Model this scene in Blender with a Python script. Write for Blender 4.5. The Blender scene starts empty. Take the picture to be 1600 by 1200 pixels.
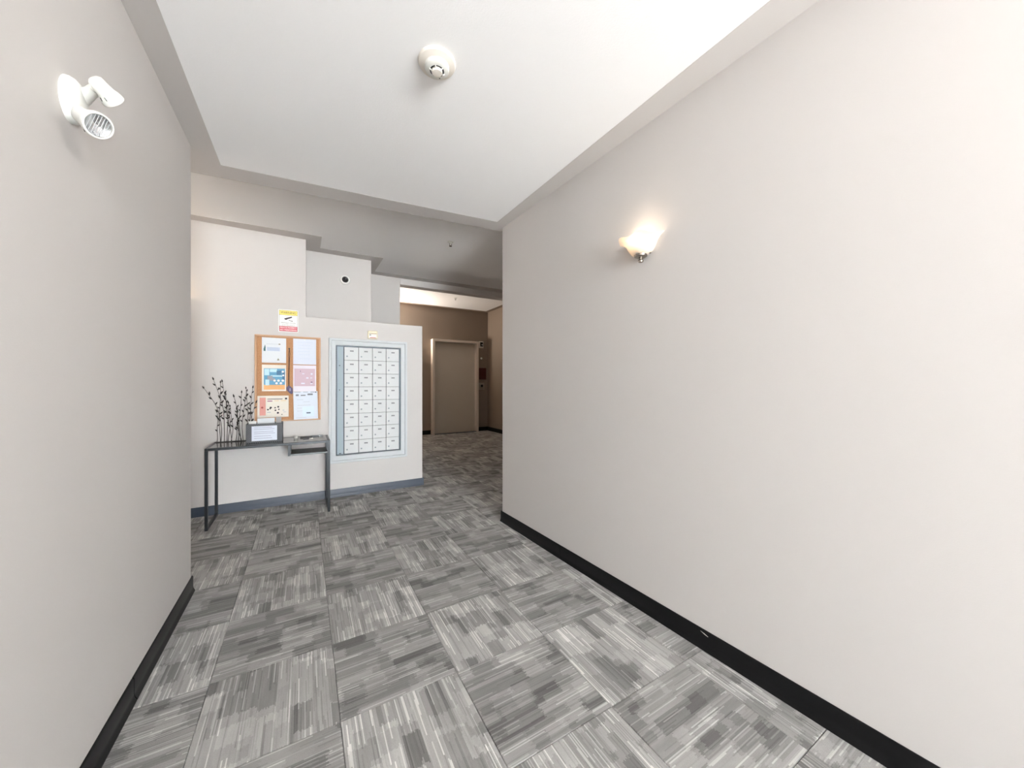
import bpy, bmesh, math, random
from mathutils import Vector, Matrix
PI = math.pi
random.seed(7)
SC = bpy.context.scene
COL = SC.collection

# ------------------------------------------------------------------ camera
CAM_H = 1.25
YAW = math.atan(325 / 560)
cam_d = bpy.data.cameras.new('camera')
cam_d.sensor_width = 36.0
cam_d.lens = 560 / 1600 * 36.0
cam_d.clip_start = 0.02
cam = bpy.data.objects.new('camera', cam_d)
COL.objects.link(cam)
cam.location = (0, 0, CAM_H)
cam.rotation_euler = (PI / 2, 0, -YAW)
SC.camera = cam

# ------------------------------------------------------------------ daylight, exposure
W = bpy.data.worlds.new('sky')
SC.world = W
W.use_nodes = True
bg = W.node_tree.nodes['Background']
bg.inputs[0].default_value = (0.91, 0.96, 1.0, 1)
bg.inputs[1].default_value = 30.0
vs = SC.view_settings
vs.view_transform = 'Standard'
vs.look = 'None'
vs.gamma = 1.0
vs.use_curve_mapping = False
vs.exposure = 1.09
SC.cycles.max_bounces = 10
SC.cycles.diffuse_bounces = 8
SC.cycles.transparent_max_bounces = 8
SC.cycles.sample_clamp_indirect = 6.0
SC.cycles.caustics_reflective = False
SC.cycles.caustics_refractive = False
SC.cycles.use_denoising = True

# the glazed entrance behind the camera lets the daylight in
pd = bpy.data.lights.new('entrance_portal', 'AREA')
pd.shape = 'RECTANGLE'
pd.size, pd.size_y = 1.52, 2.45
pd.cycles.is_portal = True
po = bpy.data.objects.new('entrance_portal', pd)
COL.objects.link(po)
po.location = (0.80, -4.84, 1.235)
po.rotation_euler = (PI / 2, 0, PI)      # faces +Y, into the hall


# ------------------------------------------------------------------ materials
MATS = {}


def mat(name, col=(.5, .5, .5), rough=.5, metal=0.0, spec=.5, emit=None, estr=0, bump=None, coat=0):
    if name in MATS:
        return MATS[name]
    m = bpy.data.materials.new(name)
    m.use_nodes = True
    nt = m.node_tree
    p = nt.nodes['Principled BSDF']
    p.inputs['Base Color'].default_value = (*col, 1)
    p.inputs['Roughness'].default_value = rough
    p.inputs['Metallic'].default_value = metal
    p.inputs['Specular IOR Level'].default_value = spec
    p.inputs['Coat Weight'].default_value = coat
    if emit:
        p.inputs['Emission Color'].default_value = (*emit, 1)
        p.inputs['Emission Strength'].default_value = estr
    if bump:
        sc_, st, dist = bump
        tc = nt.nodes.new('ShaderNodeTexCoord')
        nz = nt.nodes.new('ShaderNodeTexNoise')
        nz.inputs['Scale'].default_value = sc_
        nz.inputs['Detail'].default_value = 3
        bp = nt.nodes.new('ShaderNodeBump')
        bp.inputs['Strength'].default_value = st
        bp.inputs['Distance'].default_value = dist
        nt.links.new(tc.outputs['Object'], nz.inputs['Vector'])
        nt.links.new(nz.outputs['Fac'], bp.inputs['Height'])
        nt.links.new(bp.outputs['Normal'], p.inputs['Normal'])
    MATS[name] = m
    return m


def srgb(r, g, b):
    def f(c):
        c /= 255
        return c / 12.92 if c <= .04045 else ((c + .055) / 1.055) ** 2.4
    return (f(r), f(g), f(b))


PAINT = mat('wall_paint', srgb(197, 193, 190), .55, spec=.3, bump=(260, .12, .002))
WHITE = mat('ceiling_white', srgb(247, 247, 247), .8, spec=.2, bump=(160, .25, .003))
BASE = mat('baseboard_vinyl', (.004, .004, .0045), .3, spec=.22)
BASE2 = mat('baseboard_sky_tint', srgb(44, 54, 68), .4, spec=.35)  # dark vinyl with its daylight reflection put into the colour as slate blue
TAUPE = mat('corridor_taupe', srgb(138, 124, 111), .6, spec=.25, bump=(260, .12, .002))  # darker and browner than the hall paint, for the corridor walls
TRIMW = mat('trim_white', srgb(198, 202, 204), .55, spec=.25)
BOXW = mat('mailbox_white', srgb(204, 206, 206), .5, spec=.3)
ALU = mat('aluminium', srgb(150, 160, 168), .35, metal=.75)
ALUD = mat('aluminium_dark', srgb(70, 78, 84), .4, metal=.6)
DARK = mat('dark_gap', (.02, .022, .025), .6)
STEEL = mat('gunmetal', srgb(52, 54, 56), .32, metal=.7)
GLASST = mat('smoked_glass', srgb(58, 66, 66), .06, spec=.8, coat=.5)
BRANCH = mat('dark_branch', srgb(38, 33, 30), .55)
PLASTIC = mat('plastic_white', srgb(222, 222, 216), .35)
CREAM = mat('plastic_cream', srgb(230, 222, 196), .4)
PAPER = mat('paper', srgb(226, 226, 224), .7)
PAPERB = mat('paper_bluish', srgb(208, 214, 226), .6)
INK = mat('ink_black', srgb(40, 38, 44), .7)
INKG = mat('ink_grey', srgb(168, 174, 186), .7)
INKB = mat('ink_pale_blue', srgb(190, 202, 222), .7)
NICKEL = mat('nickel', srgb(150, 143, 134), .25, metal=1)
DOORP = mat('door_paint', srgb(196, 188, 176), .42)


def cork_mat():
    m = mat('cork', srgb(190, 138, 92), .85)
    nt = m.node_tree
    p = nt.nodes['Principled BSDF']
    tc = nt.nodes.new('ShaderNodeTexCoord')
    nz = nt.nodes.new('ShaderNodeTexNoise')
    nz.inputs['Scale'].default_value = 240
    nz.inputs['Detail'].default_value = 4
    cr = nt.nodes.new('ShaderNodeValToRGB')
    cr.color_ramp.elements[0].position = .3
    cr.color_ramp.elements[0].color = (*srgb(150, 106, 70), 1)
    cr.color_ramp.elements[1].position = .7
    cr.color_ramp.elements[1].color = (*srgb(200, 152, 112), 1)
    nt.links.new(tc.outputs['Object'], nz.inputs['Vector'])
    nt.links.new(nz.outputs['Fac'], cr.inputs['Fac'])
    nt.links.new(cr.outputs['Color'], p.inputs['Base Color'])
    return m


CORK = cork_mat()
WOOD = mat('oak_frame', srgb(186, 146, 110), .45)


def weave_mat():
    m = mat('woven_grey', srgb(74, 76, 80), .7)
    nt = m.node_tree
    p = nt.nodes['Principled BSDF']
    tc = nt.nodes.new('ShaderNodeTexCoord')
    ck = nt.nodes.new('ShaderNodeTexChecker')
    ck.inputs['Scale'].default_value = 120
    ck.inputs['Color1'].default_value = (*srgb(60, 62, 66), 1)
    ck.inputs['Color2'].default_value = (*srgb(104, 106, 110), 1)
    bp = nt.nodes.new('ShaderNodeBump')
    bp.inputs['Distance'].default_value = .002
    nt.links.new(tc.outputs['Object'], ck.inputs['Vector'])
    nt.links.new(ck.outputs['Color'], p.inputs['Base Color'])
    nt.links.new(ck.outputs['Fac'], bp.inputs['Height'])
    nt.links.new(bp.outputs['Normal'], p.inputs['Normal'])
    return m


WEAVE = weave_mat()


def carpet_mat(name, tone, linegain):
    """ribbed carpet tile: stripes run along the tile's local Y, with blocky darker patches"""
    m = bpy.data.materials.new(name)
    m.use_nodes = True
    nt = m.node_tree
    N, L = nt.nodes, nt.links
    p = N['Principled BSDF']
    p.inputs['Roughness'].default_value = .95
    p.inputs['Specular IOR Level'].default_value = .15
    p.inputs['Sheen Weight'].default_value = .15

    def math_(op, a, b=None, c=None):
        n = N.new('ShaderNodeMath')
        n.operation = op
        for i, v in enumerate((a, b, c)):
            if v is None:
                continue
            if isinstance(v, (int, float)):
                n.inputs[i].default_value = v
            else:
                L.new(v, n.inputs[i])
        return n.outputs[0]

    def comb(x, y, z):
        n = N.new('ShaderNodeCombineXYZ')
        for i, v in enumerate((x, y, z)):
            if isinstance(v, (int, float)):
                n.inputs[i].default_value = v
            else:
                L.new(v, n.inputs[i])
        return n.outputs[0]

    def white(vec):
        n = N.new('ShaderNodeTexWhiteNoise')
        n.noise_dimensions = '3D'
        L.new(vec, n.inputs['Vector'])
        return n.outputs['Value']

    def noise(vec, scale, detail=2.0, rough=.5):
        n = N.new('ShaderNodeTexNoise')
        n.inputs['Scale'].default_value = scale
        n.inputs['Detail'].default_value = detail
        n.inputs['Roughness'].default_value = rough
        L.new(vec, n.inputs['Vector'])
        return n.outputs['Fac']

    def smooth(x, a, b):
        n = N.new('ShaderNodeMapRange')
        n.interpolation_type = 'SMOOTHSTEP'
        L.new(x, n.inputs[0])
        n.inputs[1].default_value = a
        n.inputs[2].default_value = b
        return n.outputs[0]

    tc = N.new('ShaderNodeTexCoord')
    sp = N.new('ShaderNodeSeparateXYZ')
    L.new(tc.outputs['Object'], sp.inputs[0])
    oi = N.new('ShaderNodeObjectInfo')
    rnd = math_('MULTIPLY', oi.outputs['Random'], 91.7)
    u, v = sp.outputs[0], sp.outputs[1]
    # wobble so the patches get a woven, uneven edge
    rib = math_('FLOOR', math_('MULTIPLY', u, 230))
    ribr = white(comb(rib, rnd, 3.1))
    vj = math_('ADD', v, math_('MULTIPLY', math_('SUBTRACT', ribr, .5), .014))
    # rectangular patches, three sizes
    def patch(cu, cv, seed, thr):
        col = math_('FLOOR', math_('MULTIPLY', math_('ADD', u, .31 + seed * .017), 1 / cu))
        off = white(comb(col, rnd, seed))
        row = math_('FLOOR', math_('ADD', math_('MULTIPLY', vj, 1 / cv), math_('MULTIPLY', off, 3.0)))
        w = white(comb(col, row, math_('ADD', rnd, seed * 2.3)))
        return smooth(w, thr - .04, thr + .04)
    pa = patch(.062, .13, 1.0, .66)
    pb = patch(.036, .19, 2.0, .72)
    pc = patch(.11, .085, 5.0, .74)
    # fine light and dark yarn lines
    seg = math_('FLOOR', math_('ADD', math_('MULTIPLY', v, 6.0), math_('MULTIPLY', white(comb(rib, rnd, 9.0)), 4.0)))
    wl = white(comb(rib, seg, math_('ADD', rnd, 17.0)))
    lightl = smooth(wl, .80, .97)
    darkl = smooth(math_('SUBTRACT', 1.0, wl), .70, .98)
    broad = noise(comb(math_('MULTIPLY', u, 26), math_('MULTIPLY', v, 5), rnd), 1.0, 3)
    fuzz = noise(comb(u, v, rnd), 420, 2)
    # value
    val = math_('ADD', .275, math_('MULTIPLY', math_('SUBTRACT', broad, .5), .16))
    val = math_('ADD', val, math_('MULTIPLY', math_('SUBTRACT', fuzz, .5), .12))
    val = math_('ADD', val, math_('MULTIPLY', lightl, .20 * linegain))
    val = math_('SUBTRACT', val, math_('MULTIPLY', darkl, .07 * linegain))
    k = math_('ADD', pa, math_('ADD', math_('MULTIPLY', pb, .7), math_('MULTIPLY', pc, -.55)))
    k = math_('SUBTRACT', 1.0, math_('MULTIPLY', k, .36))
    val = math_('MULTIPLY', val, math_('MAXIMUM', k, .35))
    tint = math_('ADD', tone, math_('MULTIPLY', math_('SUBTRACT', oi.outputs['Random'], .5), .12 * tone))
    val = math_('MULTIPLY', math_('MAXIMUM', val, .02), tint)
    mix = N.new('ShaderNodeMix')
    mix.data_type = 'RGBA'
    mix.blend_type = 'MULTIPLY'
    mix.inputs[0].default_value = 1
    L.new(comb(val, val, val), mix.inputs[6])
    mix.inputs[7].default_value = (1.0, .975, .945, 1)
    L.new(mix.outputs[2], p.inputs['Base Color'])
    bp = N.new('ShaderNodeBump')
    bp.inputs['Strength'].default_value = .5
    bp.inputs['Distance'].default_value = .003
    L.new(math_('ADD', ribr, fuzz), bp.inputs['Height'])
    L.new(bp.outputs['Normal'], p.inputs['Normal'])
    return m


CARPET_A = carpet_mat('carpet_sheen_light', 1.16, 1.0)  # one carpet in two tones: pile sheen by tile direction painted in
CARPET_B = carpet_mat('carpet_sheen_dark', .90, .8)  # quarter-turned tiles, their duller sheen put into the colour


# ------------------------------------------------------------------ mesh helpers
class MB:
    def __init__(self):
        self.v, self.f = [], []

    def add(self, vs_, fs):
        o = len(self.v)
        self.v += [tuple(x) for x in vs_]
        self.f += [tuple(o + i for i in q) for q in fs]
        return self

    def box(self, x0, x1, y0, y1, z0, z1):
        return self.add([(x, y, z) for z in (z0, z1) for y in (y0, y1) for x in (x0, x1)],
                        [(0, 2, 3, 1), (4, 5, 7, 6), (0, 1, 5, 4), (2, 6, 7, 3), (0, 4, 6, 2), (1, 3, 7, 5)])

    def prism(self, poly, z0, z1):
        n = len(poly)
        a = sum(poly[i][0] * poly[(i + 1) % n][1] - poly[(i + 1) % n][0] * poly[i][1] for i in range(n))
        if a < 0:
            poly = poly[::-1]
        vs_ = [(x, y, z0) for x, y in poly] + [(x, y, z1) for x, y in poly]
        fs = [tuple(range(n))[::-1], tuple(range(n, 2 * n))]
        fs += [(i, (i + 1) % n, n + (i + 1) % n, n + i) for i in range(n)]
        return self.add(vs_, fs)

    def tube(self, pts, rads, n=8, cap=True):
        pts = [Vector(p) for p in pts]
        if isinstance(rads, (int, float)):
            rads = [rads] * len(pts)
        rings = []
        t0 = (pts[1] - pts[0]).normalized()
        ref = Vector((0, 0, 1)) if abs(t0.z) < .9 else Vector((1, 0, 0))
        for i, q in enumerate(pts):
            t = (pts[min(i + 1, len(pts) - 1)] - pts[max(i - 1, 0)]).normalized()
            a = t.cross(ref).normalized()
            b = t.cross(a).normalized()
            rings.append([q + (a * math.cos(2 * PI * k / n) + b * math.sin(2 * PI * k / n)) * rads[i] for k in range(n)])
        vs_ = [p for r in rings for p in r]
        fs = []
        for i in range(len(pts) - 1):
            for k in range(n):
                fs.append((i * n + k, i * n + (k + 1) % n, (i + 1) * n + (k + 1) % n, (i + 1) * n + k))
        if cap:
            fs.append(tuple(range(n)))
            fs.append(tuple(range((len(pts) - 1) * n, len(pts) * n))[::-1])
        return self.add(vs_, fs)

    def lathe(self, prof, n=32, m=None, a0=0, a1=2 * PI):
        """prof = [(r, z)...] about local z; m = Matrix to place it"""
        m = m or Matrix()
        full = abs(a1 - a0 - 2 * PI) < 1e-6
        cols = n if full else n + 1
        vs_, fs = [], []
        for k in range(cols):
            a = a0 + (a1 - a0) * k / n
            for r, z in prof:
                vs_.append(m @ Vector((max(r, 1e-5) * math.cos(a), max(r, 1e-5) * math.sin(a), z)))
        q = len(prof)
        for k in range(n):
            k2 = (k + 1) % cols
            for i in range(q - 1):
                fs.append((k * q + i, k2 * q + i, k2 * q + i + 1, k * q + i + 1))
        return self.add(vs_, fs)

    def build(self, name, material, parent=None, bevel=0, smooth=None, loc=None, seg=2):
        me = bpy.data.meshes.new(name)
        me.from_pydata(self.v, [], self.f)
        bm = bmesh.new()
        bm.from_mesh(me)
        bmesh.ops.remove_doubles(bm, verts=bm.verts, dist=1e-6)
        bmesh.ops.recalc_face_normals(bm, faces=bm.faces)
        if bevel:
            es = [e for e in bm.edges if len(e.link_faces) == 2 and e.calc_face_angle(0) > .5]
            bmesh.ops.bevel(bm, geom=es, offset=bevel, segments=seg, profile=.5, affect='EDGES')
        bm.to_mesh(me)
        bm.free()
        if smooth is not None:
            me.shade_smooth()
            me.set_sharp_from_angle(angle=math.radians(smooth))
        me.materials.append(material)
        o = bpy.data.objects.new(name, me)
        COL.objects.link(o)
        if parent:
            o.parent = parent
        if loc:
            o.location = loc
        return o


def struct(o, label=None):
    o['kind'] = 'structure'
    if label:
        o['label'] = label
    return o


def tag(o, label, cat, group=None):
    o['label'] = label
    o['category'] = cat
    if group:
        o['group'] = group
    return o


def empty(name, loc, label, cat, group=None, rot=(0, 0, 0)):
    o = bpy.data.objects.new(name, None)
    o.empty_display_size = .05
    COL.objects.link(o)
    o.location = loc
    o.rotation_euler = rot
    return tag(o, label, cat, group)


def text(name, s, size, material, parent, loc, align='CENTER', width=None, depth=.0004, squash=1.0):
    """flat lettering in the XZ plane, read from -Y"""
    c = bpy.data.curves.new(name, 'FONT')
    c.body = s
    c.size = size
    c.align_x = align
    c.align_y = 'CENTER'
    c.extrude = depth
    tmp = bpy.data.objects.new(name, c)
    COL.objects.link(tmp)
    dg = bpy.context.evaluated_depsgraph_get()
    me = bpy.data.meshes.new_from_object(tmp.evaluated_get(dg))
    bpy.data.objects.remove(tmp)
    xs = [v.co.x for v in me.vertices]
    w = max(xs) - min(xs)
    k = (width / w) if width else 1
    me.transform(Matrix.Rotation(PI / 2, 4, 'X') @ Matrix.Diagonal((k, squash, 1, 1)))
    me.materials.clear()
    me.materials.append(material)
    o = bpy.data.objects.new(name, me)
    COL.objects.link(o)
    o.parent = parent
    o.location = loc
    return o


# ------------------------------------------------------------------ the room
HZ = 2.67          # hall ceiling
LZ = 2.785         # lobby ceiling
KZ = 3.19          # corridor ceiling
XL = -.586         # left hall wall


def xr(y):         # right hall wall, slightly splayed
    return 1.563 + (2.87 - y) * .038


YB = -4.8
struct(MB().box(-2.2, 4.9, -6.0, 9.1, -.25, -.008).build('floor', mat('screed', (.05, .05, .05), .9)),
       'grey carpet-tiled floor of hall, lobby and corridor')
FLOOR = bpy.data.objects['floor']
T = .4575
TX, TY = .117, 2.381


def tile_mesh(name, m):
    g = .0009
    h = T / 2 - g
    b = MB()
    b.box(-h, h, -h, h, -.0075, 0)
    o = b.build(name, m)
    bm = bmesh.new()
    bm.from_mesh(o.data)
    top = [e for e in bm.edges if all(v.co.z > -.001 for v in e.verts)]
    bmesh.ops.bevel(bm, geom=top, offset=.0022, segments=1, affect='EDGES')
    bm.to_mesh(o.data)
    bm.free()
    me = o.data
    bpy.data.objects.remove(o)
    return me


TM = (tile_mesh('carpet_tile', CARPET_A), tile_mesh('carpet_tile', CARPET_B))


def want(x, y):
    if y < 2.9:
        return XL - .23 < x < xr(y) + .23
    if y < 4.62:
        return -2.0 < x < 4.5
    return 1.05 < x < 4.5 and y < 8.95


for i in range(-6, 12):
    for j in range(-18, 16):
        cx, cy = TX + (i + .5) * T, TY + (j + .5) * T
        if not want(cx, cy):
            continue
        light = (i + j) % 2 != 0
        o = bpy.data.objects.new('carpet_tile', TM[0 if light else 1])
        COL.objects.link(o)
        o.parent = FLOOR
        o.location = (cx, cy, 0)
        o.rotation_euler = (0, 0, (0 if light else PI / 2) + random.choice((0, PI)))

# walls
struct(MB().prism([(-2.1, YB - .2), (XL, YB - .2), (XL, 2.826), (-2.1, 2.826)], -.02, HZ + .02).build('wall_left', PAINT, bevel=.006),
       'long beige left wall of the hall')
struct(MB().prism([(xr(YB - .2), YB - .2), (4.6, YB - .2), (4.6, 2.87), (xr(2.87), 2.87)], -.02, HZ + .02).build('wall_right', PAINT, bevel=.006),
       'long beige right wall of the hall')
wf = MB()
wp = [(-2.1, -.02), (1.269, -.02), (1.269, 1.965), (.018, 1.965), (.018, LZ + .02), (-2.1, LZ + .02)]
wf.add([(x, 4.40, z) for x, z in wp] + [(x, 5.309, z) for x, z in wp],
       [tuple(range(6)), tuple(range(6, 12))[::-1]] + [(i, (i + 1) % 6, 6 + (i + 1) % 6, 6 + i) for i in range(6)])
struct(wf.build('wall_front', PAINT, bevel=.004), 'beige wall behind the console, stepping down to hold the mailboxes')
struct(MB().box(.019, .724, 4.74, 5.40, 1.966, LZ + .02).build('wall_niche', PAINT, bevel=.004),
       'recessed beige wall with the dome camera')
struct(MB().box(.725, 1.204, 5.31, 5.469, -.02, LZ + .02).build('wall_corner', PAINT, bevel=.004),
       'narrow beige wall beside the corridor opening')
struct(MB().box(1.205, 4.6, 5.31, 5.46, 2.695, LZ + .02).build('wall_header', PAINT),
       'beige header over the corridor opening')
struct(MB().box(.6, 4.9, 8.72, 9.0, -.02, KZ + .02).build('wall_far', TAUPE), 'taupe wall at the end of the corridor')
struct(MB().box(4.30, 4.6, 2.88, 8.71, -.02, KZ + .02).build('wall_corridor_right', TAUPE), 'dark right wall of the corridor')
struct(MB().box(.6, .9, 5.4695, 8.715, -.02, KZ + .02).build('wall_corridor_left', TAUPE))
struct(MB().box(-2.1, -1.9, 2.83, 4.39, -.02, LZ + .02).build('wall_lobby_left', PAINT))
# wall above the header, closing the taller corridor
struct(MB().box(.6, 4.6, 5.34, 5.46, LZ + .021, KZ + .02).build('wall_header_upper', PAINT))
# entrance wall behind the camera, with its glazed doorway
wb = MB()
wb.box(-2.1, .04, YB - .2, YB, -.02, HZ + .02)
wb.box(1.56, 4.6, YB - .2, YB, -.02, HZ + .02)
wb.box(.04, 1.56, YB - .2, YB, 2.46, HZ + .02)
struct(wb.build('wall_back', PAINT), 'entrance wall with a glazed doorway')
df = MB()
for x in (.04, .775, 1.51):
    df.box(x, x + .05, YB - .13, YB - .07, 0, 2.46)
df.box(.09, 1.51, YB - .13, YB - .07, 2.41, 2.46)
df.box(.09, 1.51, YB - .13, YB - .07, 0, .09)
struct(df.build('door_2', ALUD), 'aluminium frame of the glazed entrance doors')

# ceilings: white fields, wall-coloured borders
hall_out = [(-2.1, 3.17), (-.64, 3.15), (1.575, 2.935), (4.6, 2.88), (4.6, YB - .2), (-2.1, YB - .2)]
struct(MB().prism(hall_out, HZ + .0015, LZ + .06).build('ceiling', WHITE), 'white ceiling of the hall')
inner = [(-.515, YB - .1), (1.565, YB - .1), (1.466, 2.784), (-.467, 2.962)]
b = MB()
b.prism([(-2.1, YB - .2), inner[0], inner[3], (-.64, 3.15), (-2.1, 3.17)], HZ, HZ + .0014)
b.prism([inner[3], inner[2], (1.575, 2.935), (-.64, 3.15)], HZ, HZ + .0014)
b.prism([inner[2], inner[1], (4.6, YB - .2), (4.6, 2.88), (1.575, 2.935)], HZ, HZ + .0014)
b.prism([(-2.1, YB - .2), (4.6, YB - .2), inner[1], inner[0]], HZ, HZ + .0014)
struct(b.build('trim_1', PAINT), 'beige border around the white hall ceiling')
# front lip of the lower hall ceiling
lip = MB().prism([(-2.1, 3.171), (-.64, 3.151), (1.575, 2.936), (4.6, 2.881), (4.6, 2.885), (1.575, 2.94), (-.64, 3.155), (-2.1, 3.175)], HZ, LZ + .05)
struct(lip.build('trim_2', PAINT))
struct(MB().box(-2.1, 4.6, 2.88, 5.34, LZ + .0025, LZ + .05).build('ceiling.001', WHITE), 'white ceiling of the lobby')
bd = [(-1.9, 4.30), (-.9, 4.27), (.160, 4.225), (.158, 4.595), (.838, 4.565), (.834, 5.175), (4.30, 5.10), (4.30, 5.309),
      (.7245, 5.309), (.7245, 4.739), (.0185, 4.739), (.0185, 4.399), (-1.9, 4.399)]
struct(MB().prism(bd, LZ, LZ + .0024).build('trim_3', PAINT), 'beige stepped border of the lobby ceiling')
struct(MB().box(.6, 4.6, 5.34, 9.0, KZ, KZ + .1).build('ceiling.002', WHITE), 'white ceiling of the corridor')

b = MB()
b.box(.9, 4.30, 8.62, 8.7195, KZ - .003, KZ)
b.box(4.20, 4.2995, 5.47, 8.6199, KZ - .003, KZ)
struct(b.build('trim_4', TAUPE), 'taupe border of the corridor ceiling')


# baseboards: cove vinyl with a small toe, profile swept along a straight run
def baseboard(name, segs, h=.092, label=None, m=BASE):
    b = MB()
    prof = [(0, 0), (.016, 0), (.0145, .006), (.009, .016), (.007, .03), (.007, h - .006), (.004, h), (0, h)]
    for (x0, y0), (x1, y1) in segs:
        d = Vector((x1 - x0, y1 - y0, 0)).normalized()
        n = Vector((d.y, -d.x, 0))               # room side is to the right of travel
        vs_, q = [], len(prof)
        for px, py in ((x0, y0), (x1, y1)):
            for a, z in prof:
                vs_.append((px + n.x * a, py + n.y * a, z + .0005))
        fs = [(i, (i + 1) % q, q + (i + 1) % q, q + i) for i in range(q)]
        fs += [tuple(range(q)), tuple(range(q, 2 * q))[::-1]]
        b.add(vs_, fs)
    return struct(b.build(name, m, smooth=50), label)


baseboard('baseboard_left', [((XL, YB), (XL, 1.968)), ((XL, 1.972), (XL, 2.842)), ((XL, 2.826), (-2.0, 2.826))][:2], label='black vinyl baseboard along the left hall wall')
baseboard('baseboard_right', [((xr(2.886), 2.886), (xr(2.052), 2.052)), ((xr(2.048), 2.048), (xr(YB), YB))], label='black vinyl baseboard along the right hall wall')
baseboard('baseboard_front', [((-1.9, 4.40), (1.285, 4.40)), ((1.269, 4.40), (1.269, 5.3))], h=.088, m=BASE2, label='glossy dark baseboard under the mailboxes')
baseboard('baseboard_far', [((.9, 8.72), (2.72, 8.72)), ((3.96, 8.72), (4.30, 8.72))], h=.1)
baseboard('baseboard_corridor', [((4.30, 8.72), (4.30, 2.88))], h=.1)
# a pale scuff on the right baseboard
sc = Vector((xr(.985) - .0075, .985, .072))
o = MB().tube([sc, sc + Vector((-.0012, .016, .004)), sc + Vector((-.0005, .038, .0085))], [.0012, .0022, .0006], 6).build('scuff', mat('scuff', srgb(200, 198, 190), .7), bpy.data.objects['baseboard_right'])

# ------------------------------------------------------------------ elevator door and controls on the far wall
DX0, DX1, DH = 2.725, 3.959, 2.36
d1 = bpy.data.objects.new('door_1', None)
COL.objects.link(d1)
d1.location = (3.34, 8.72, 0)
struct(d1, 'beige elevator door in a pale metal frame')
b = MB()
b.box(DX0 - 3.34, DX0 + .055 - 3.34, -.16, -.001, .0, DH)
b.box(DX1 - .055 - 3.34, DX1 - 3.34, -.16, -.001, .0, DH)
b.box(DX0 + .055 - 3.34, DX1 - .055 - 3.34, -.16, -.001, DH - .055, DH)
b.build('door_frame', mat('frame_paint', srgb(214, 204, 192), .4), d1, bevel=.004)
MB().box(DX0 + .056 - 3.34, DX1 - .056 - 3.34, -.03, -.001, .012, DH - .056).build('door_panel', DOORP, d1)
MB().box(DX0 + .056 - 3.34, DX1 - .056 - 3.34, -.15, -.031, .0005, .011).build('sill', ALUD, d1)

ind = empty('floor_indicator', (4.10, 8.72, 2.30), 'small pale indicator plate beside the top of elevator door', 'indicator')
MB().box(-.065, .065, -.02, 0, -.09, .09).build('plate', mat('plate_pale', srgb(225, 220, 210), .4), ind, bevel=.006)
MB().box(-.035, .05, -.026, -.0205, -.05, .065).build('display', mat('display_dark', (.01, .01, .01), .15), ind, bevel=.003)
MB().lathe([(0, 0), (.014, 0), (.014, .004), (0, .006)], 16, Matrix.Translation((.02, -.0265, .0)) @ Matrix.Rotation(PI / 2, 4, 'X')).build('lamp', PLASTIC, ind, smooth=40)
ck = empty('wall_light_button', (4.11, 8.72, 1.936), 'tiny pale round fitting between indicator and red sign', 'fitting')
MB().lathe([(.028, 0), (.028, .008), (.022, .014), (0, .016)], 20, Matrix.Rotation(PI / 2, 4, 'X')).build('disc', PLASTIC, ck, smooth=40)
MB().lathe([(.036, 0), (.036, .004), (.03, .006)], 20, Matrix.Rotation(PI / 2, 4, 'X')).build('ring', NICKEL, ck, smooth=40)
sg = empty('red_sign', (4.145, 8.72, 1.524), 'dark red square notice above the elevator call plate', 'sign')
MB().box(-.105, .105, -.012, 0, -.153, .153).build('board', mat('dark_red', srgb(98, 34, 30), .5), sg, bevel=.004)
MB().box(-.095, .095, -.0135, -.0121, -.142, .142).build('face', mat('dark_red_face', srgb(84, 22, 20), .4), sg)
cp = empty('call_plate', (4.11, 8.72, 1.19), 'pale elevator call plate with dark button', 'call plate')
MB().box(-.085, .085, -.012, 0, -.095, .095).build('plate', mat('plate_steel', srgb(170, 160, 150), .35, metal=.5), cp, bevel=.004)
MB().lathe([(.034, 0), (.034, .01), (.028, .014), (0, .014)], 20, Matrix.Translation((.01, -.012, .01)) @ Matrix.Rotation(PI / 2, 4, 'X')).build('button', mat('button_dark', srgb(30, 26, 26), .3), cp, smooth=40)


# ------------------------------------------------------------------ wall sconces
GL = bpy.data.materials.new('alabaster_glass')
GL.use_nodes = True
nt = GL.node_tree
nt.nodes.clear()
out = nt.nodes.new('ShaderNodeOutputMaterial')
tr = nt.nodes.new('ShaderNodeBsdfTranslucent')
tr.inputs[0].default_value = (.95, .86, .76, 1)
di = nt.nodes.new('ShaderNodeBsdfPrincipled')
di.inputs['Base Color'].default_value = (.86, .82, .77, 1)
di.inputs['Roughness'].default_value = .2
tp = nt.nodes.new('ShaderNodeBsdfTransparent')
tp.inputs[0].default_value = (1, .93, .84, 1)
nz = nt.nodes.new('ShaderNodeTexNoise')
nz.inputs['Scale'].default_value = 14
nz.inputs['Distortion'].default_value = 1.5
mr = nt.nodes.new('ShaderNodeMapRange')
mr.inputs[1].default_value, mr.inputs[2].default_value = .35, .7
mr.inputs[3].default_value, mr.inputs[4].default_value = .35, .6
m1 = nt.nodes.new('ShaderNodeMixShader')
m2 = nt.nodes.new('ShaderNodeMixShader')
m2.inputs[0].default_value = .16
nt.links.new(nz.outputs['Fac'], mr.inputs[0])
nt.links.new(mr.outputs[0], m1.inputs[0])
nt.links.new(di.outputs[0], m1.inputs[1])
nt.links.new(tr.outputs[0], m1.inputs[2])
nt.links.new(m1.outputs[0], m2.inputs[1])
nt.links.new(tp.outputs[0], m2.inputs[2])
nt.links.new(m2.outputs[0], out.inputs[0])
BULB = mat('bulb_lit', (1, .9, .75), .5, emit=(1, .84, .62), estr=3)


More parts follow.
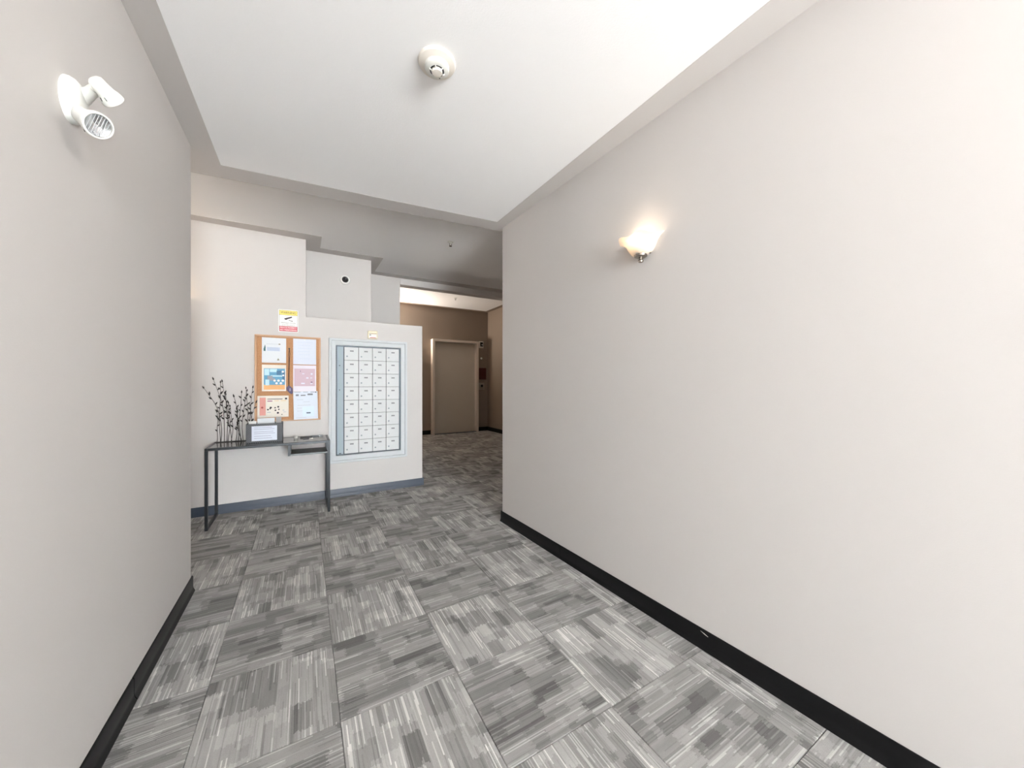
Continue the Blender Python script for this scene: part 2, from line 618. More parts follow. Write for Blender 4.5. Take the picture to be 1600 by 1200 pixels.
def sconce(loc, rotz, label, watts, col=(1, .80, .58)):
    """half bowl of marbled glass against a wall; local +Y points into the wall"""
    s = empty('wall_sconce', loc, label, 'wall lamp', 'glass bowl wall sconces', (0, 0, rotz))
    prof = [(.012, -.088), (.034, -.084), (.060, -.070), (.078, -.045), (.089, -.022), (.104, -.006), (.122, .002), (.128, .006)]
    inner_p = [(r - .004, z + .003) for r, z in prof[::-1]]
    g = MB()
    n = 40
    pr_ = prof + inner_p
    q = len(pr_)
    vs_ = []
    for k in range(n + 1):
        a = PI + PI * k / n
        wob = 1 + .035 * math.cos(6 * a)
        for i, (r, z) in enumerate(pr_):
            t = max(0, (r - .09) / .04)
            rr = max(.002, r * (1 + (wob - 1) * t))
            vs_.append((rr * math.cos(a) * 1.0, rr * math.sin(a) * 1.03 - .004, z + .008 * t * math.cos(6 * a)))
    fs = [(k * q + i, (k + 1) * q + i, (k + 1) * q + i + 1, k * q + i + 1) for k in range(n) for i in range(q - 1)]
    g.add(vs_, fs)
    g.build('glass_bowl', GL, s, smooth=60)
    # metal cap and finial under the bowl
    f = MB()
    f.lathe([(.0, -.086), (.036, -.086), (.034, -.094), (.022, -.101), (.013, -.104), (.010, -.110), (.015, -.117), (.013, -.124), (0, -.128)], 24,
            Matrix.Translation((0, -.026, .006)))
    f.build('finial', NICKEL, s, smooth=40)
    MB().box(-.05, .05, -.012, -.001, -.08, -.01).build('back_plate', NICKEL, s, bevel=.003)
    MB().lathe([(.011, -.075), (.011, -.045), (.013, -.045), (.013, -.04), (0, -.04)], 16, Matrix.Translation((0, -.052, 0))).build('lamp_holder', PLASTIC, s, smooth=40)
    MB().lathe([(.009, -.04), (.018, -.025), (.021, -.012), (.018, .0), (.010, .006), (0, .008)], 18, Matrix.Translation((0, -.052, 0))).build('bulb', BULB, s, smooth=60)
    ld = bpy.data.lights.new('sconce_light', 'POINT')
    ld.energy = watts
    ld.color = col
    ld.shadow_soft_size = .03
    lo = bpy.data.objects.new('sconce_light', ld)
    COL.objects.link(lo)
    lo.parent = s
    lo.location = (0, -.075, .02)
    return s


sy = 1.345
sconce((xr(sy), sy, 2.035), -PI / 2 + math.atan(.038), 'lit glass bowl sconce on the long right wall', .34)
sconce((xr(-1.7), -1.7, 2.035), -PI / 2 + math.atan(.038), 'added fill sconce on the right wall behind the viewer', 150, (1, .96, .91))  # added out of view to brighten the hall ceiling and left wall
sconce((-1.9, 3.15, 2.32), PI / 2, 'added fill sconce out of sight on the lobby side wall', 14, (1, .90, .81))  # unseen extra lamp, added to lift the lobby ceiling
sconce((-1.075, 4.40, 2.04), 0, 'lit sconce hidden behind left wall end, glowing on wall above console', 1.0)
sconce((1.40, 8.72, 2.2), 0, 'lit sconce out of sight in the back corridor', 100, (1, .89, .78))

# ------------------------------------------------------------------ emergency light on the left wall
em = empty('emergency_light', (XL, 1.532, 2.068), 'white twin-head emergency light high on the left wall', 'emergency light')
b = MB()
rings = [(0.0, 1.0), (.010, 1.0), (.020, .94), (.029, .80), (.036, .55), (.039, .25)]
n = 32
vs_ = [(d, .060 * k * math.cos(2 * PI * i / n), .074 * k * math.sin(2 * PI * i / n)) for d, k in rings for i in range(n)]
fs = [(r * n + i, r * n + (i + 1) % n, (r + 1) * n + (i + 1) % n, (r + 1) * n + i) for r in range(len(rings) - 1) for i in range(n)]
fs += [tuple(range((len(rings) - 1) * n, len(rings) * n))]
b.add(vs_, fs)
base = b.build('base', PLASTIC, em, smooth=50)
MB().lathe([(.0035, 0), (.0035, .003), (0, .003)], 10, Matrix.Translation((.034, -.004, -.03)) @ Matrix.Rotation(PI / 2, 4, 'Y')).build('screw', mat('screw_grey', srgb(120, 116, 108), .4, metal=.6), base)


def arm(pts, r):
    return MB().tube(pts, r, 14)


arm([(.025, .015, .028), (.055, -.01, .04), (.075, -.035, .043)], [.024, .017, .016]).build('arm', PLASTIC, em, smooth=50)
arm([(.025, -.005, -.035), (.05, -.05, -.058), (.065, -.085, -.075)], [.023, .016, .014]).build('arm', PLASTIC, em, smooth=50)


def head(center, aim, name, k=1.0):
    aim = Vector(aim).normalized()
    m = Matrix.Translation(center) @ aim.to_track_quat('Z', 'Y').to_matrix().to_4x4() @ Matrix.Scale(k, 4)
    h = MB().lathe([(0, -.05), (.018, -.049), (.025, -.042), (.027, -.02), (.030, .0), (.036, .012), (.0385, .022), (.0385, .032), (.036, .034), (.0335, .033), (.0335, .028)], 32, m).build(name, PLASTIC, em, smooth=50)
    MB().lathe([(.0, .012), (.02, .018), (.033, .027)], 32, m).build('reflector', mat('reflector', srgb(225, 228, 230), .15, metal=.9), h, smooth=60)
    ribs = MB()
    for k in range(-3, 4):
        x = k * .0075
        y = math.sqrt(max(0, .031 ** 2 - x * x))
        ribs.tube([m @ Vector((x, -y, .029)), m @ Vector((x, y, .029))], .0009, 5)
    ribs.build('lens_ribs', mat('lens_grey', srgb(178, 182, 184), .2), h)
    sl = MB()
    for k in (-1, 1):
        a = m @ Vector((k * .008, -.0332, .001))
        b_ = m @ Vector((k * .010, -.0375, .012))
        sl.tube([a, b_], .0011, 5)
    sl.build('vent_slot', mat('slot_dark', (.03, .03, .03), .7), h)
    return h


head((.112, -.072, .018), (.45, .75, -.42), 'lamp_head', .82)
em.scale = (.86, .86, .86)
head((.098, -.128, -.118), (.66, -.50, -.50), 'lamp_head', 1.0)
MB().tube([(.072, -.032, .043), (.112, -.072, .018)], .011, 10).build('knuckle', PLASTIC, em, smooth=50)
MB().tube([(.062, -.08, -.073), (.10, -.13, -.112)], .011, 10).build('knuckle', PLASTIC, em, smooth=50)

# ------------------------------------------------------------------ smoke detector and sprinklers
sd = empty('smoke_detector', (.508, 1.535, HZ + .0015), 'white round smoke detector on the hall ceiling', 'smoke detector')
MB().lathe([(0, 0), (.080, 0), (.082, -.006), (.078, -.014), (.060, -.019), (.05, -.020)], 48).build('base_ring', mat('plastic_warm', srgb(228, 222, 212), .4), sd, smooth=40)
bo = MB().lathe([(.052, -.0185), (.053, -.03), (.050, -.036), (.036, -.041), (.031, -.041)], 48).build('body', PLASTIC, sd, smooth=40)
MB().lathe([(.031, -.040), (.026, -.0405)], 40).build('chamber_gap', DARK, bo)
for k in range(6):
    a = 2 * PI * k / 6
    MB().tube([(.024 * math.cos(a), .024 * math.sin(a), -.047), (.034 * math.cos(a), .034 * math.sin(a), -.041)], .0028, 6).build('rib', PLASTIC, bo)
MB().lathe([(.0, -.038), (.022, -.038), (.0235, -.046), (.021, -.050), (0, -.051)], 32).build('cap', mat('plastic_warm'), sd, smooth=40)
MB().lathe([(.003, 0), (.003, -.003), (0, -.003)], 10, Matrix.Translation((.022, .03, -.038))).build('indicator_light', INK, bo)


def sprinkler(loc, label):
    s = empty('sprinkler_head', loc, label, 'sprinkler', 'ceiling sprinkler heads')
    MB().lathe([(0, 0), (.033, 0), (.031, -.006), (.012, -.009), (.010, -.022), (0, -.022)], 24).build('escutcheon', PLASTIC, s, smooth=40)
    b = MB()
    b.tube([(-.010, 0, -.02), (-.013, 0, -.032), (0, 0, -.046)], .003, 6)
    b.tube([(.010, 0, -.02), (.013, 0, -.032), (0, 0, -.046)], .003, 6)
    b.build('yoke', NICKEL, s, smooth=40)
    b = MB()
    b.lathe([(0, -.046), (.016, -.046), (.016, -.048), (0, -.048)], 16)
    b.build('deflector', NICKEL, s)
    return s


sprinkler((1.371, 3.687, LZ + .0025), 'small white sprinkler head on the lobby ceiling')
sprinkler((2.95, 7.62, KZ), 'small sprinkler head on the dim corridor ceiling')

# ------------------------------------------------------------------ dome camera
dc = empty('dome_camera', (.426, 4.74, 2.498), 'white dome security camera with dark lens on the recessed wall', 'camera')
RX = Matrix.Rotation(PI / 2, 4, 'X')
MB().lathe([(.0, 0), (.054, 0), (.056, .010), (.052, .030), (.046, .036), (.036, .036)], 40, RX).build('housing', PLASTIC, dc, smooth=40)
MB().lathe([(.0365, .0345), (.031, .036), (.029, .046), (.022, .056), (.011, .062), (0, .064)], 40, RX).build('dome', mat('dome_black', (.006, .006, .007), .05, spec=.7), dc, smooth=60)
MB().lathe([(.010, .061), (.008, .067), (0, .068)], 20, Matrix.Translation((.004, 0, .004)) @ RX).build('lens', mat('lens_glint', srgb(90, 94, 98), .1, metal=.6), dc, smooth=60)

# ------------------------------------------------------------------ mailbox bank
MX0, MX1, MZ0, MZ1 = .233, 1.077, .377, 1.755
mb = empty('mailbox_bank', (.655, 4.40, MZ0), 'white-framed bank of apartment mailboxes set in the low wall', 'mailboxes')
ox, oz = .655, MZ0


def mbox(b, x0, x1, y0, y1, z0, z1):
    return b.box(x0 - ox, x1 - ox, y0, y1, z0 - oz, z1 - oz)


IX0, IX1, IZ0, IZ1 = .303, 1.003, .458, 1.680


def ring(name, a, b_, y0, y1, m, bev=.003):
    (x0, x1, z0, z1), (u0, u1, w0, w1) = a, b_
    q = MB()
    o_ = [(x0, z0), (x1, z0), (x1, z1), (x0, z1)]
    i_ = [(u0, w0), (u1, w0), (u1, w1), (u0, w1)]
    vs_ = [(x - ox, y, z - oz) for y in (y0, y1) for L_ in (o_, i_) for x, z in L_]
    fs = []
    for k in range(4):
        k2 = (k + 1) % 4
        fs += [(k, k2, 4 + k2, 4 + k), (8 + k, 8 + k2, 12 + k2, 12 + k), (k, k2, 8 + k2, 8 + k), (4 + k, 4 + k2, 12 + k2, 12 + k)]
    q.add(vs_, fs)
    return q.build(name, m, mb, bevel=bev)


ring('casing', (MX0, MX1, MZ0, MZ1), (MX0 + .028, MX1 - .028, MZ0 + .028, MZ1 - .028), -.030, 0, TRIMW, .006)
ring('casing', (MX0 + .0281, MX1 - .0281, MZ0 + .0281, MZ1 - .0281), (IX0, IX1, IZ0, IZ1), -.018, 0, TRIMW, .003)
mbox(MB(), IX0 + .001, IX1 - .001, -.004, -.0005, IZ0 + .001, IZ1 - .001).build('back_panel', DARK, mb)
ring('metal_frame', (IX0 + .004, IX1 - .004, IZ0 + .004, IZ1 - .004), (IX0 + .010, IX1 - .022, IZ0 + .012, IZ1 - .014), -.011, -.0045, ALUD, .001)
strip = mbox(MB(), IX0 + .0125, .380, -.012, -.0045, IZ0 + .013, IZ1 - .015).build('side_strip', mat('strip_grey', srgb(156, 169, 178), .6, spec=.2), mb, bevel=.002)
for z, w in ((1.45, .012), (1.18, .01), (.475, .022)):
    mbox(MB(), .335, .335 + w, -.0135, -.0121, z, z + .009).build('lock_slot', DARK, strip)
BX0, BX1, BZ0, BZ1 = .386, .984, IZ0 + .014, IZ1 - .016
cw, rh = (BX1 - BX0) / 4, (BZ1 - BZ0) / 8
door_me = MB().box(.0028, cw - .0028, -.0145, -.0045, .0018, rh - .0018).build('mailbox_door', BOXW, None, bevel=.0018)
label_me = MB().box(cw * .39, cw * .67, -.0155, -.0146, rh * .635, rh * .775).build('number_plate', mat('plate_grey', srgb(206, 208, 208), .4))
dig = MB()
for k in range(3):
    x = cw * (.405 + k * .086)
    dig.box(x, x + cw * .068, -.0161, -.0156, rh * .655, rh * .755)
dig_me = dig.build('number_digits', mat('digit_grey', srgb(78, 80, 84), .5))
lock_me = MB().lathe([(.0, 0), (.0085, 0), (.0085, .003), (.006, .0045), (0, .0045)], 16, Matrix.Translation((cw * .20, -.0145, rh * .30)) @ RX).build('lock', ALU, smooth=40)
key_me = MB().box(cw * .20 - .0012, cw * .20 + .0012, -.0196, -.0189, rh * .30 - .005, rh * .30 + .005).build('keyhole', DARK)
protos = (label_me, dig_me, lock_me, key_me)
for c in range(4):
    for r in range(8):
        if c == 0 and r == 0:
            d = door_me
        else:
            d = door_me.copy()
            COL.objects.link(d)
        d.parent = mb
        d.location = (BX0 + c * cw - ox, 0, BZ0 + r * rh - oz)
        for p in protos:
            q = p.copy()
            COL.objects.link(q)
            q.parent = d
for p in protos:
    bpy.data.objects.remove(p)

# little cream card holder above the mailboxes
th = empty('card_holder', (.686, 4.40, 1.818), 'small cream card holder on the wall above the mailboxes', 'card holder')
MB().box(-.054, .054, -.018, 0, -.046, .046).build('case', CREAM, th, bevel=.012, seg=4, smooth=40)
w = MB().box(-.040, .042, -.0195, -.0181, -.037, .006).build('card', PAPER, th)
MB().box(-.040, .042, -.0205, -.0181, .010, .016).build('slot', mat('slot_brown', srgb(120, 96, 70), .6), th)
MB().box(-.036, -.018, -.0201, -.0196, -.008, .001).build('printed_mark', INK, w)
MB().box(-.030, .034, -.0201, -.0196, -.0368, -.030).build('printed_line', mat('ink_red', srgb(196, 92, 92), .6), w)

# ------------------------------------------------------------------ warning sign
ws = empty('warning_sign', (-.1405, 4.40, 1.7905), 'yellow, white and red surveillance warning sign above the cork board', 'sign')
MB().box(-.0875, .0875, -.004, 0, 0, .2305).build('board', mat('sign_white', srgb(245, 243, 238), .45), ws, bevel=.0015)
MB().box(-.079, .079, -.0046, -.0041, .176, .222).build('yellow_band', mat('sign_yellow', srgb(236, 214, 108), .5), ws)
MB().box(-.079, .079, -.0046, -.0041, .008, .058).build('red_band', mat('sign_red', srgb(196, 82, 96), .5), ws)
bo = MB()
for x0, x1, z0, z1 in ((-.081, -.079, .008, .222), (.079, .081, .008, .222), (-.081, .081, .222, .224), (-.081, .081, .006, .008), (-.079, .079, .174, .176), (-.079, .079, .058, .060)):
    bo.box(x0, x1, -.0047, -.0041, z0, z1)
bo.build('border_line', mat('sign_line', srgb(70, 60, 66), .6), ws)
SGI = mat('sign_ink', srgb(52, 48, 50), .6)
text('lettering', 'WARNING', .04, mat('sign_ink_olive', srgb(80, 70, 30), .6), ws, (0, -.0050, .199), width=.135, squash=.85)
text('lettering', 'PREMISES UNDER', .02, mat('sign_grey', srgb(130, 132, 136), .6), ws, (0, -.0045, .093), width=.13)
text('lettering', 'SURVEILLANCE', .018, mat('sign_grey'), ws, (0, -.0045, .072), width=.11)
text('lettering', 'PRIVATE PROPERTY', .02, mat('sign_white'), ws, (0, -.0050, .044), width=.146)
text('lettering', 'NO TRESPASSING', .02, mat('sign_white'), ws, (0, -.0050, .021), width=.146)


def poly_xz(pts, y0, y1):
    b = MB()
    n = len(pts)
    b.add([(x, y0, z) for x, z in pts] + [(x, y1, z) for x, z in pts],
          [tuple(range(n)), tuple(range(n, 2 * n))[::-1]] + [(i, (i + 1) % n, n + (i + 1) % n, n + i) for i in range(n)])
    return b


ic = poly_xz([(-.036, .140), (.030, .164), (.034, .153), (.022, .146), (-.006, .134), (-.020, .124), (-.034, .130)], -.0049, -.0041)
ic.add(*(lambda q: (q.v, q.f))(poly_xz([(-.002, .131), (.008, .126), (.026, .118), (.036, .122), (.036, .106), (.030, .112), (.006, .121)], -.0049, -.0041)))
ic.build('camera_icon', SGI, ws)

# ------------------------------------------------------------------ cork board with notices
CX0, CX1, CZ0, CZ1 = -.427, .156, .866, 1.748
cb = empty('cork_board', ((CX0 + CX1) / 2, 4.40, CZ0), 'oak-framed cork notice board over the console table', 'notice board')
hw, hh = (CX1 - CX0) / 2, CZ1 - CZ0
MB().box(-hw + .018, hw - .018, -.012, 0, .018, hh - .018).build('cork_panel', CORK, cb)
for nm, (x0, x1, z0, z1) in (('frame_rail', (-hw, hw, 0, .018)), ('frame_rail', (-hw, hw, hh - .018, hh)), ('frame_stile', (-hw, -hw + .018, .0181, hh - .0181)), ('frame_stile', (hw - .018, hw, .0181, hh - .0181))):
    MB().box(x0, x1, -.022, 0, z0, z1).build(nm, WOOD, cb, bevel=.004)
PY = 4.40 - .0125


def notice(x0, x1, z0, z1, label, m=PAPER, tilt=0, lift=0.0):
    n = empty('pinned_notice', ((x0 + x1) / 2, PY - lift, z0), label, 'notice', 'notices on the cork board', (0, tilt, 0))
    w_, h_ = (x1 - x0) / 2, z1 - z0
    # slightly curled sheet with thickness
    b = MB()
    K, J = 6, 6
    vs_ = []
    for s in (0, 1):
        for j in range(J + 1):
            for i in range(K + 1):
                u, v = -1 + 2 * i / K, j / J
                curl = .004 * (1 - v) ** 2 + .0025 * (u * u) * (1 - v)
                vs_.append((u * w_, -.0012 - curl - s * .0005, v * h_))
    R_ = (K + 1) * (J + 1)
    fs = []
    for j in range(J):
        for i in range(K):
            a = j * (K + 1) + i
            fs += [(a, a + 1, a + K + 2, a + K + 1), (R_ + a, R_ + a + 1, R_ + a + K + 2, R_ + a + K + 1)]
    edge = [i for i in range(K + 1)] + [j * (K + 1) + K for j in range(1, J + 1)] + [J * (K + 1) + i for i in range(K - 1, -1, -1)] + [j * (K + 1) for j in range(J - 1, 0, -1)]
    for a, c in zip(edge, edge[1:] + edge[:1]):
        fs.append((a, c, R_ + c, R_ + a))
    b.add(vs_, fs)
    b.build('sheet', m, n, smooth=30)
    n['hw'], n['hh'] = w_, h_
    return n


def printed(n, name, rects, m, lift=.0):
    """flat print patches in unit sheet coordinates (u 0..1, v 0..1), following the sheet's curl"""
    w_, h_ = n['hw'], n['hh']
    b = MB()
    for u0, u1, v0, v1 in rects:
        K = max(1, int((v1 - v0) * 8))
        Q = max(1, int((u1 - u0) * 8))
        for i in range(Q):
            for j in range(K):
                q = []
                for (a, c) in ((i, j), (i + 1, j), (i + 1, j + 1), (i, j + 1)):
                    u = (u0 + (u1 - u0) * a / Q) * 2 - 1
                    v = v0 + (v1 - v0) * c / K
                    curl = .004 * (1 - v) ** 2 + .0025 * (u * u) * (1 - v)
                    q.append((u * w_, -.0012 - curl - .0012 - lift, v * h_))
                b.add(q, [(0, 1, 2, 3)])
    return b.build(name, m, n)


def discs(n, name, cs, m, lift=.0005):
    b = MB()
    for u, v, r in cs:
        x, z = (u * 2 - 1) * n['hw'], v * n['hh']
        k = 14
        b.add([(x + r * math.cos(2 * PI * i / k), -.0056 - lift, z + r * math.sin(2 * PI * i / k)) for i in range(k)], [tuple(range(k))])
    return b.build(name, m, n)


def pin(n, u, m):
    x = (u * 2 - 1) * n['hw']
    MB().lathe([(.005, 0), (.005, .003), (.003, .006), (.006, .011), (0, .012)], 12, Matrix.Translation((x, -.0018, n['hh'] - .010)) @ RX).build('push_pin', m, n, smooth=40)


CLR = mat('pin_clear', srgb(232, 232, 226), .2)
n1 = notice(-.367, -.160, 1.466, 1.722, 'white notice with bottle picture, top left of cork board', mat('paper_cool', srgb(218, 222, 226), .7))
printed(n1, 'printed_bar', [(.20, .74, .47, .62)], INKB)
printed(n1, 'printed_lines', [(.24, .70, .50, .51), (.24, .70, .55, .56), (.24, .66, .59, .60), (.18, .66, .74, .75)], INKG, .0004)
printed(n1, 'bottle_picture', [(.07, .15, .46, .58), (.09, .15, .58, .64), (.11, .14, .64, .70)], mat('teal_dark', srgb(58, 100, 104), .6))
printed(n1, 'corner_mark', [(.68, .76, .73, .77)], mat('ink_sage', srgb(130, 128, 108), .7))
printed(n1, 'triangle_mark', [(.62, .72, .10, .12), (.64, .70, .12, .16), (.66, .68, .16, .19)], mat('ink_sage', srgb(130, 128, 108), .7))
pin(n1, .5, CLR)
n2 = notice(-.367, -.160, 1.177, 1.446, 'blue and orange picture poster at left of cork board', mat('paper_ivory', srgb(226, 219, 208), .6))
printed(n2, 'blue_picture', [(.08, .95, .24, .86)], mat('poster_blue', srgb(74, 142, 178), .5))
printed(n2, 'orange_band', [(.08, .95, .06, .24)], mat('poster_orange', srgb(216, 160, 96), .5))
printed(n2, 'pale_shapes', [(.10, .30, .60, .84), (.32, .62, .72, .84), (.14, .30, .22, .44), (.36, .92, .55, .60)], mat('poster_pale', srgb(176, 212, 222), .5), .0004)
printed(n2, 'grey_figure', [(.22, .44, .44, .58), (.30, .54, .40, .50)], mat('poster_grey', srgb(132, 136, 146), .5), .0006)
printed(n2, 'navy_patch', [(.60, .80, .62, .78), (.84, .95, .42, .74)], mat('poster_navy', srgb(38, 96, 132), .5), .0006)
discs(n2, 'white_icons', [(.52, .40, .011), (.68, .40, .012), (.86, .40, .012), (.60, .30, .011), (.78, .30, .012), (.86, .74, .010), (.88, .60, .009)], PAPER)
pin(n2, .5, CLR)
n3 = notice(-.404, -.138, .911, 1.130, 'wide notice with pink strip at bottom left of cork board', mat('paper_ivory'))
printed(n3, 'pink_strip', [(.07, .26, .10, .92)], mat('print_pink', srgb(206, 142, 132), .6))
printed(n3, 'title_line', [(.31, .80, .83, .86), (.88, .95, .82, .90)], INK)
printed(n3, 'coloured_bars', [(.31, .47, .73, .78)], mat('print_plum', srgb(150, 94, 124), .6))
printed(n3, 'yellow_bars', [(.54, .68, .75, .78), (.74, .92, .75, .78)], mat('print_tan', srgb(222, 190, 140), .6))
discs(n3, 'black_icons', [(.33, .36, .008), (.42, .45, .010), (.40, .40, .007), (.56, .44, .007), (.57, .32, .008), (.66, .48, .009), (.68, .36, .007), (.65, .20, .010), (.78, .12, .005)], INK)
printed(n3, 'small_print', [(.30, .42, .22, .25), (.80, .86, .30, .33), (.83, .92, .22, .24)], INKG)
discs(n3, 'red_spot', [(.15, .46, .010)], mat('print_red', srgb(150, 60, 52), .6))
n4 = notice(-.098, .113, 1.456, 1.726, 'plain typed white notice, top right of cork board', PAPERB)
printed(n4, 'printed_lines', [(.14, .86, .86, .872), (.22, .74, .74, .75), (.2, .78, .62, .63), (.2, .7, .5, .51), (.25, .72, .38, .39), (.28, .74, .22, .23)], INKB)
pin(n4, .5, CLR)
n5 = notice(-.098, .113, 1.172, 1.448, 'mauve printed notice at right of cork board', mat('paper_lilac', srgb(220, 216, 224), .6))
printed(n5, 'mauve_field', [(.05, .95, .20, .87)], mat('print_mauve', srgb(196, 172, 184), .6))
printed(n5, 'white_marks', [(.38, .48, .66, .69), (.76, .84, .64, .70), (.56, .66, .49, .54), (.74, .82, .50, .53), (.34, .50, .28, .33), (.74, .84, .28, .31)], PAPERB, .0004)
printed(n5, 'dark_mark', [(.76, .84, .34, .37), (.30, .32, .74, .80)], mat('print_plum_dark', srgb(96, 78, 110), .6), .0004)
n6 = notice(-.092, .131, .878, 1.172, 'handwritten form in a clear sleeve, bottom right of cork board', mat('paper_sleeve', srgb(206, 214, 226), .5), tilt=-.02, lift=.006)
printed(n6, 'heading_scrawl', [(.10, .22, .84, .90), (.30, .50, .84, .88), (.58, .80, .86, .92), (.04, .30, .97, .985), (.40, .60, .97, .985), (.70, .95, .96, .98)], mat('ink_slate', srgb(120, 124, 132), .7))
printed(n6, 'printed_lines', [(.14, .4, .7, .71), (.4, .66, .62, .63), (.16, .7, .5, .51), (.14, .34, .4, .41), (.14, .4, .3, .31), (.10, .5, .06, .07)], INKG)
printed(n6, 'stamp', [(.50, .72, .20, .25), (.54, .68, .25, .28)], mat('ink_stamp', srgb(92, 108, 124), .7))
printed(n6, 'blue_patch', [(.36, .84, .10, .46)], mat('print_pale_blue', srgb(206, 222, 240), .5))
pin(n6, .93, mat('pin_dark', (.03, .03, .03), .3))

la = empty('lanyard', (-.132, PY, 1.616), 'dark lanyard with purple tag hanging mid cork board', 'lanyard')
MB().lathe([(.008, 0), (.008, .004), (.005, .008), (.008, .014), (0, .015)], 14, RX).build('push_pin', mat('pin_dark'), la, smooth=40)
cord = MB()
cord.tube([(0, -.006, 0), (-.005, -.006, -.06), (-.003, -.007, -.16), (-.006, -.007, -.28), (-.004, -.008, -.385)], .0032, 6)
cord.tube([(.001, -.006, 0), (.006, -.006, -.05), (.001, -.007, -.13), (-.002, -.007, -.25), (-.002, -.008, -.385)], .0028, 6)
cord.build('cord', mat('cord_brown', srgb(70, 44, 36), .8), la, smooth=60)
tg = poly_xz([(-.006, -.380), (.012, -.392), (.030, -.412), (.032, -.455), (.022, -.472), (.004, -.462), (-.024, -.428), (-.026, -.404)], -.014, -.004)
tgo = tg.build('tag', mat('tag_purple', srgb(70, 54, 92), .5), la, bevel=.002)
MB().box(.002, .012, -.0152, -.0141, -.44, -.41).build('tag_print', mat('tag_pale', srgb(150, 140, 170), .5), tgo)

# ------------------------------------------------------------------ console table
TX0, TX1, TY0, TY1, TZ = -.730, .222, 3.932, 4.36, .70
ct = empty('console_table', ((TX0 + TX1) / 2, (TY0 + TY1) / 2, 0), 'narrow dark metal console table with glass top against the wall', 'table')
cx, cy = (TX0 + TX1) / 2, (TY0 + TY1) / 2


def tb(name, x0, x1, y0, y1, z0, z1, m=STEEL, bev=.0015, par=ct):
    return MB().box(x0 - cx, x1 - cx, y0 - cy, y1 - cy, z0, z1).build(name, m, par, bevel=bev)


t = .022
for x in (TX0, TX1 - t):
    for y in (TY0, TY1 - t):
        tb('leg', x, x + t, y, y + t, .0, TZ - t)
for x in (TX0, TX1 - t):
    tb('side_rail', x, x + t, TY0, TY1, TZ - t + .0002, TZ)
    tb('floor_rail', x, x + t, TY0 + t + .0002, TY1 - t - .0002, .001, t)
for y in (TY0, TY1 - t):
    tb('long_rail', TX0 + t + .0002, TX1 - t - .0002, y, y + t, TZ - t + .0002, TZ)
tb('glass_top', TX0 + t, TX1 - t, TY0 + t, TY1 - t, TZ - .009, TZ - .001, GLASST, .001)
# open letter tray under the right end
dx0 = -.130
tray = tb('tray', dx0 + t, TX1 - t - .0004, TY0 + .003, TY1 - .13, .576, .592, mat('tray_dark', srgb(92, 96, 96), .4, metal=.4))
tb('tray_hanger', dx0, dx0 + t - .0004, TY0, TY0 + t, .576, TZ - t)
tb('tray_hanger', dx0, dx0 + t - .0004, TY1 - t - .13, TY1 - .13, .576, TZ - t)
tb('tray_side', dx0 + .003, dx0 + .009, TY0 + t + .0003, TY1 - t - .1305, .576, TZ - t, STEEL)

# ------------------------------------------------------------------ dried branches standing on the table
br = empty('branch_arrangement', (-.56, 4.29, TZ), 'spray of thin dark budded branches standing on the console table', 'branches')
MB().box(-.165, .165, -.012, .012, 0, .004).build('base', BRANCH, br, bevel=.002)
bud_me = None
stems = [  # foot x, tip x, tip z, bend
    (-.145, -.145, .28, .01), (-.118, -.235, .505, .05), (-.122, -.115, .555, -.01), (-.095, -.170, .585, .03), (-.072, -.105, .565, .02),
    (-.060, -.060, .36, .02), (-.038, -.050, .33, .02), (-.030, -.085, .44, -.03), (-.005, .005, .27, .01), (.012, -.02, .42, .015),
    (.030, .040, .46, -.015), (.052, .085, .475, -.02), (.075, .075, .50, .02), (.090, .125, .505, .01), (.118, .15, .36, -.02),
    (.04, .01, .30, -.03), (.10, .105, .33, .03)]
rs = random.Random(3)
for fx, tx, tz, bend in stems:
    fy, ty = rs.uniform(-.014, .014), rs.uniform(-.03, .03)
    pts = []
    for k in range(9):
        s = k / 8
        e = s ** 1.7
        pts.append(Vector((fx + (tx - fx) * e + bend * math.sin(PI * s) * .6 + .003 * math.sin(9 * s + fx * 40), fy + (ty - fy) * e, .004 + (tz - .004) * s)))
    st = MB().tube(pts, [.0026 - .0012 * k / 8 for k in range(9)], 6).build('stem', BRANCH, br, smooth=60)
    nb = max(4, int(tz * 15))
    for k in range(nb):
        s = .38 + .62 * (k + rs.uniform(-.2, .2)) / (nb - 1) if k < nb - 1 else 1.0
        s = min(1, max(.3, s))
        i = min(7, int(s * 8))
        q = pts[i].lerp(pts[i + 1], s * 8 - i) if s < 1 else pts[8]
        if bud_me is None:
            bud = MB().lathe([(0, 0), (.0042, .006), (.0055, .013), (.0040, .022), (0, .031)], 7).build('bud', BRANCH, st, smooth=60)
            bud_me = bud.data
        else:
            bud = bpy.data.objects.new('bud', bud_me)
            COL.objects.link(bud)
            bud.parent = st
        side = 1 if k % 2 else -1
        tdir = (pts[min(8, i + 1)] - pts[i]).normalized()
        if s < 1:
            tdir = (tdir + Vector((side * rs.uniform(.5, 1.0), rs.uniform(-.5, .5), 0))).normalized()
        bud.rotation_euler = tdir.to_track_quat('Z', 'Y').to_euler()
        bud.location = q
        bud.scale = [rs.uniform(.85, 1.25)] * 3

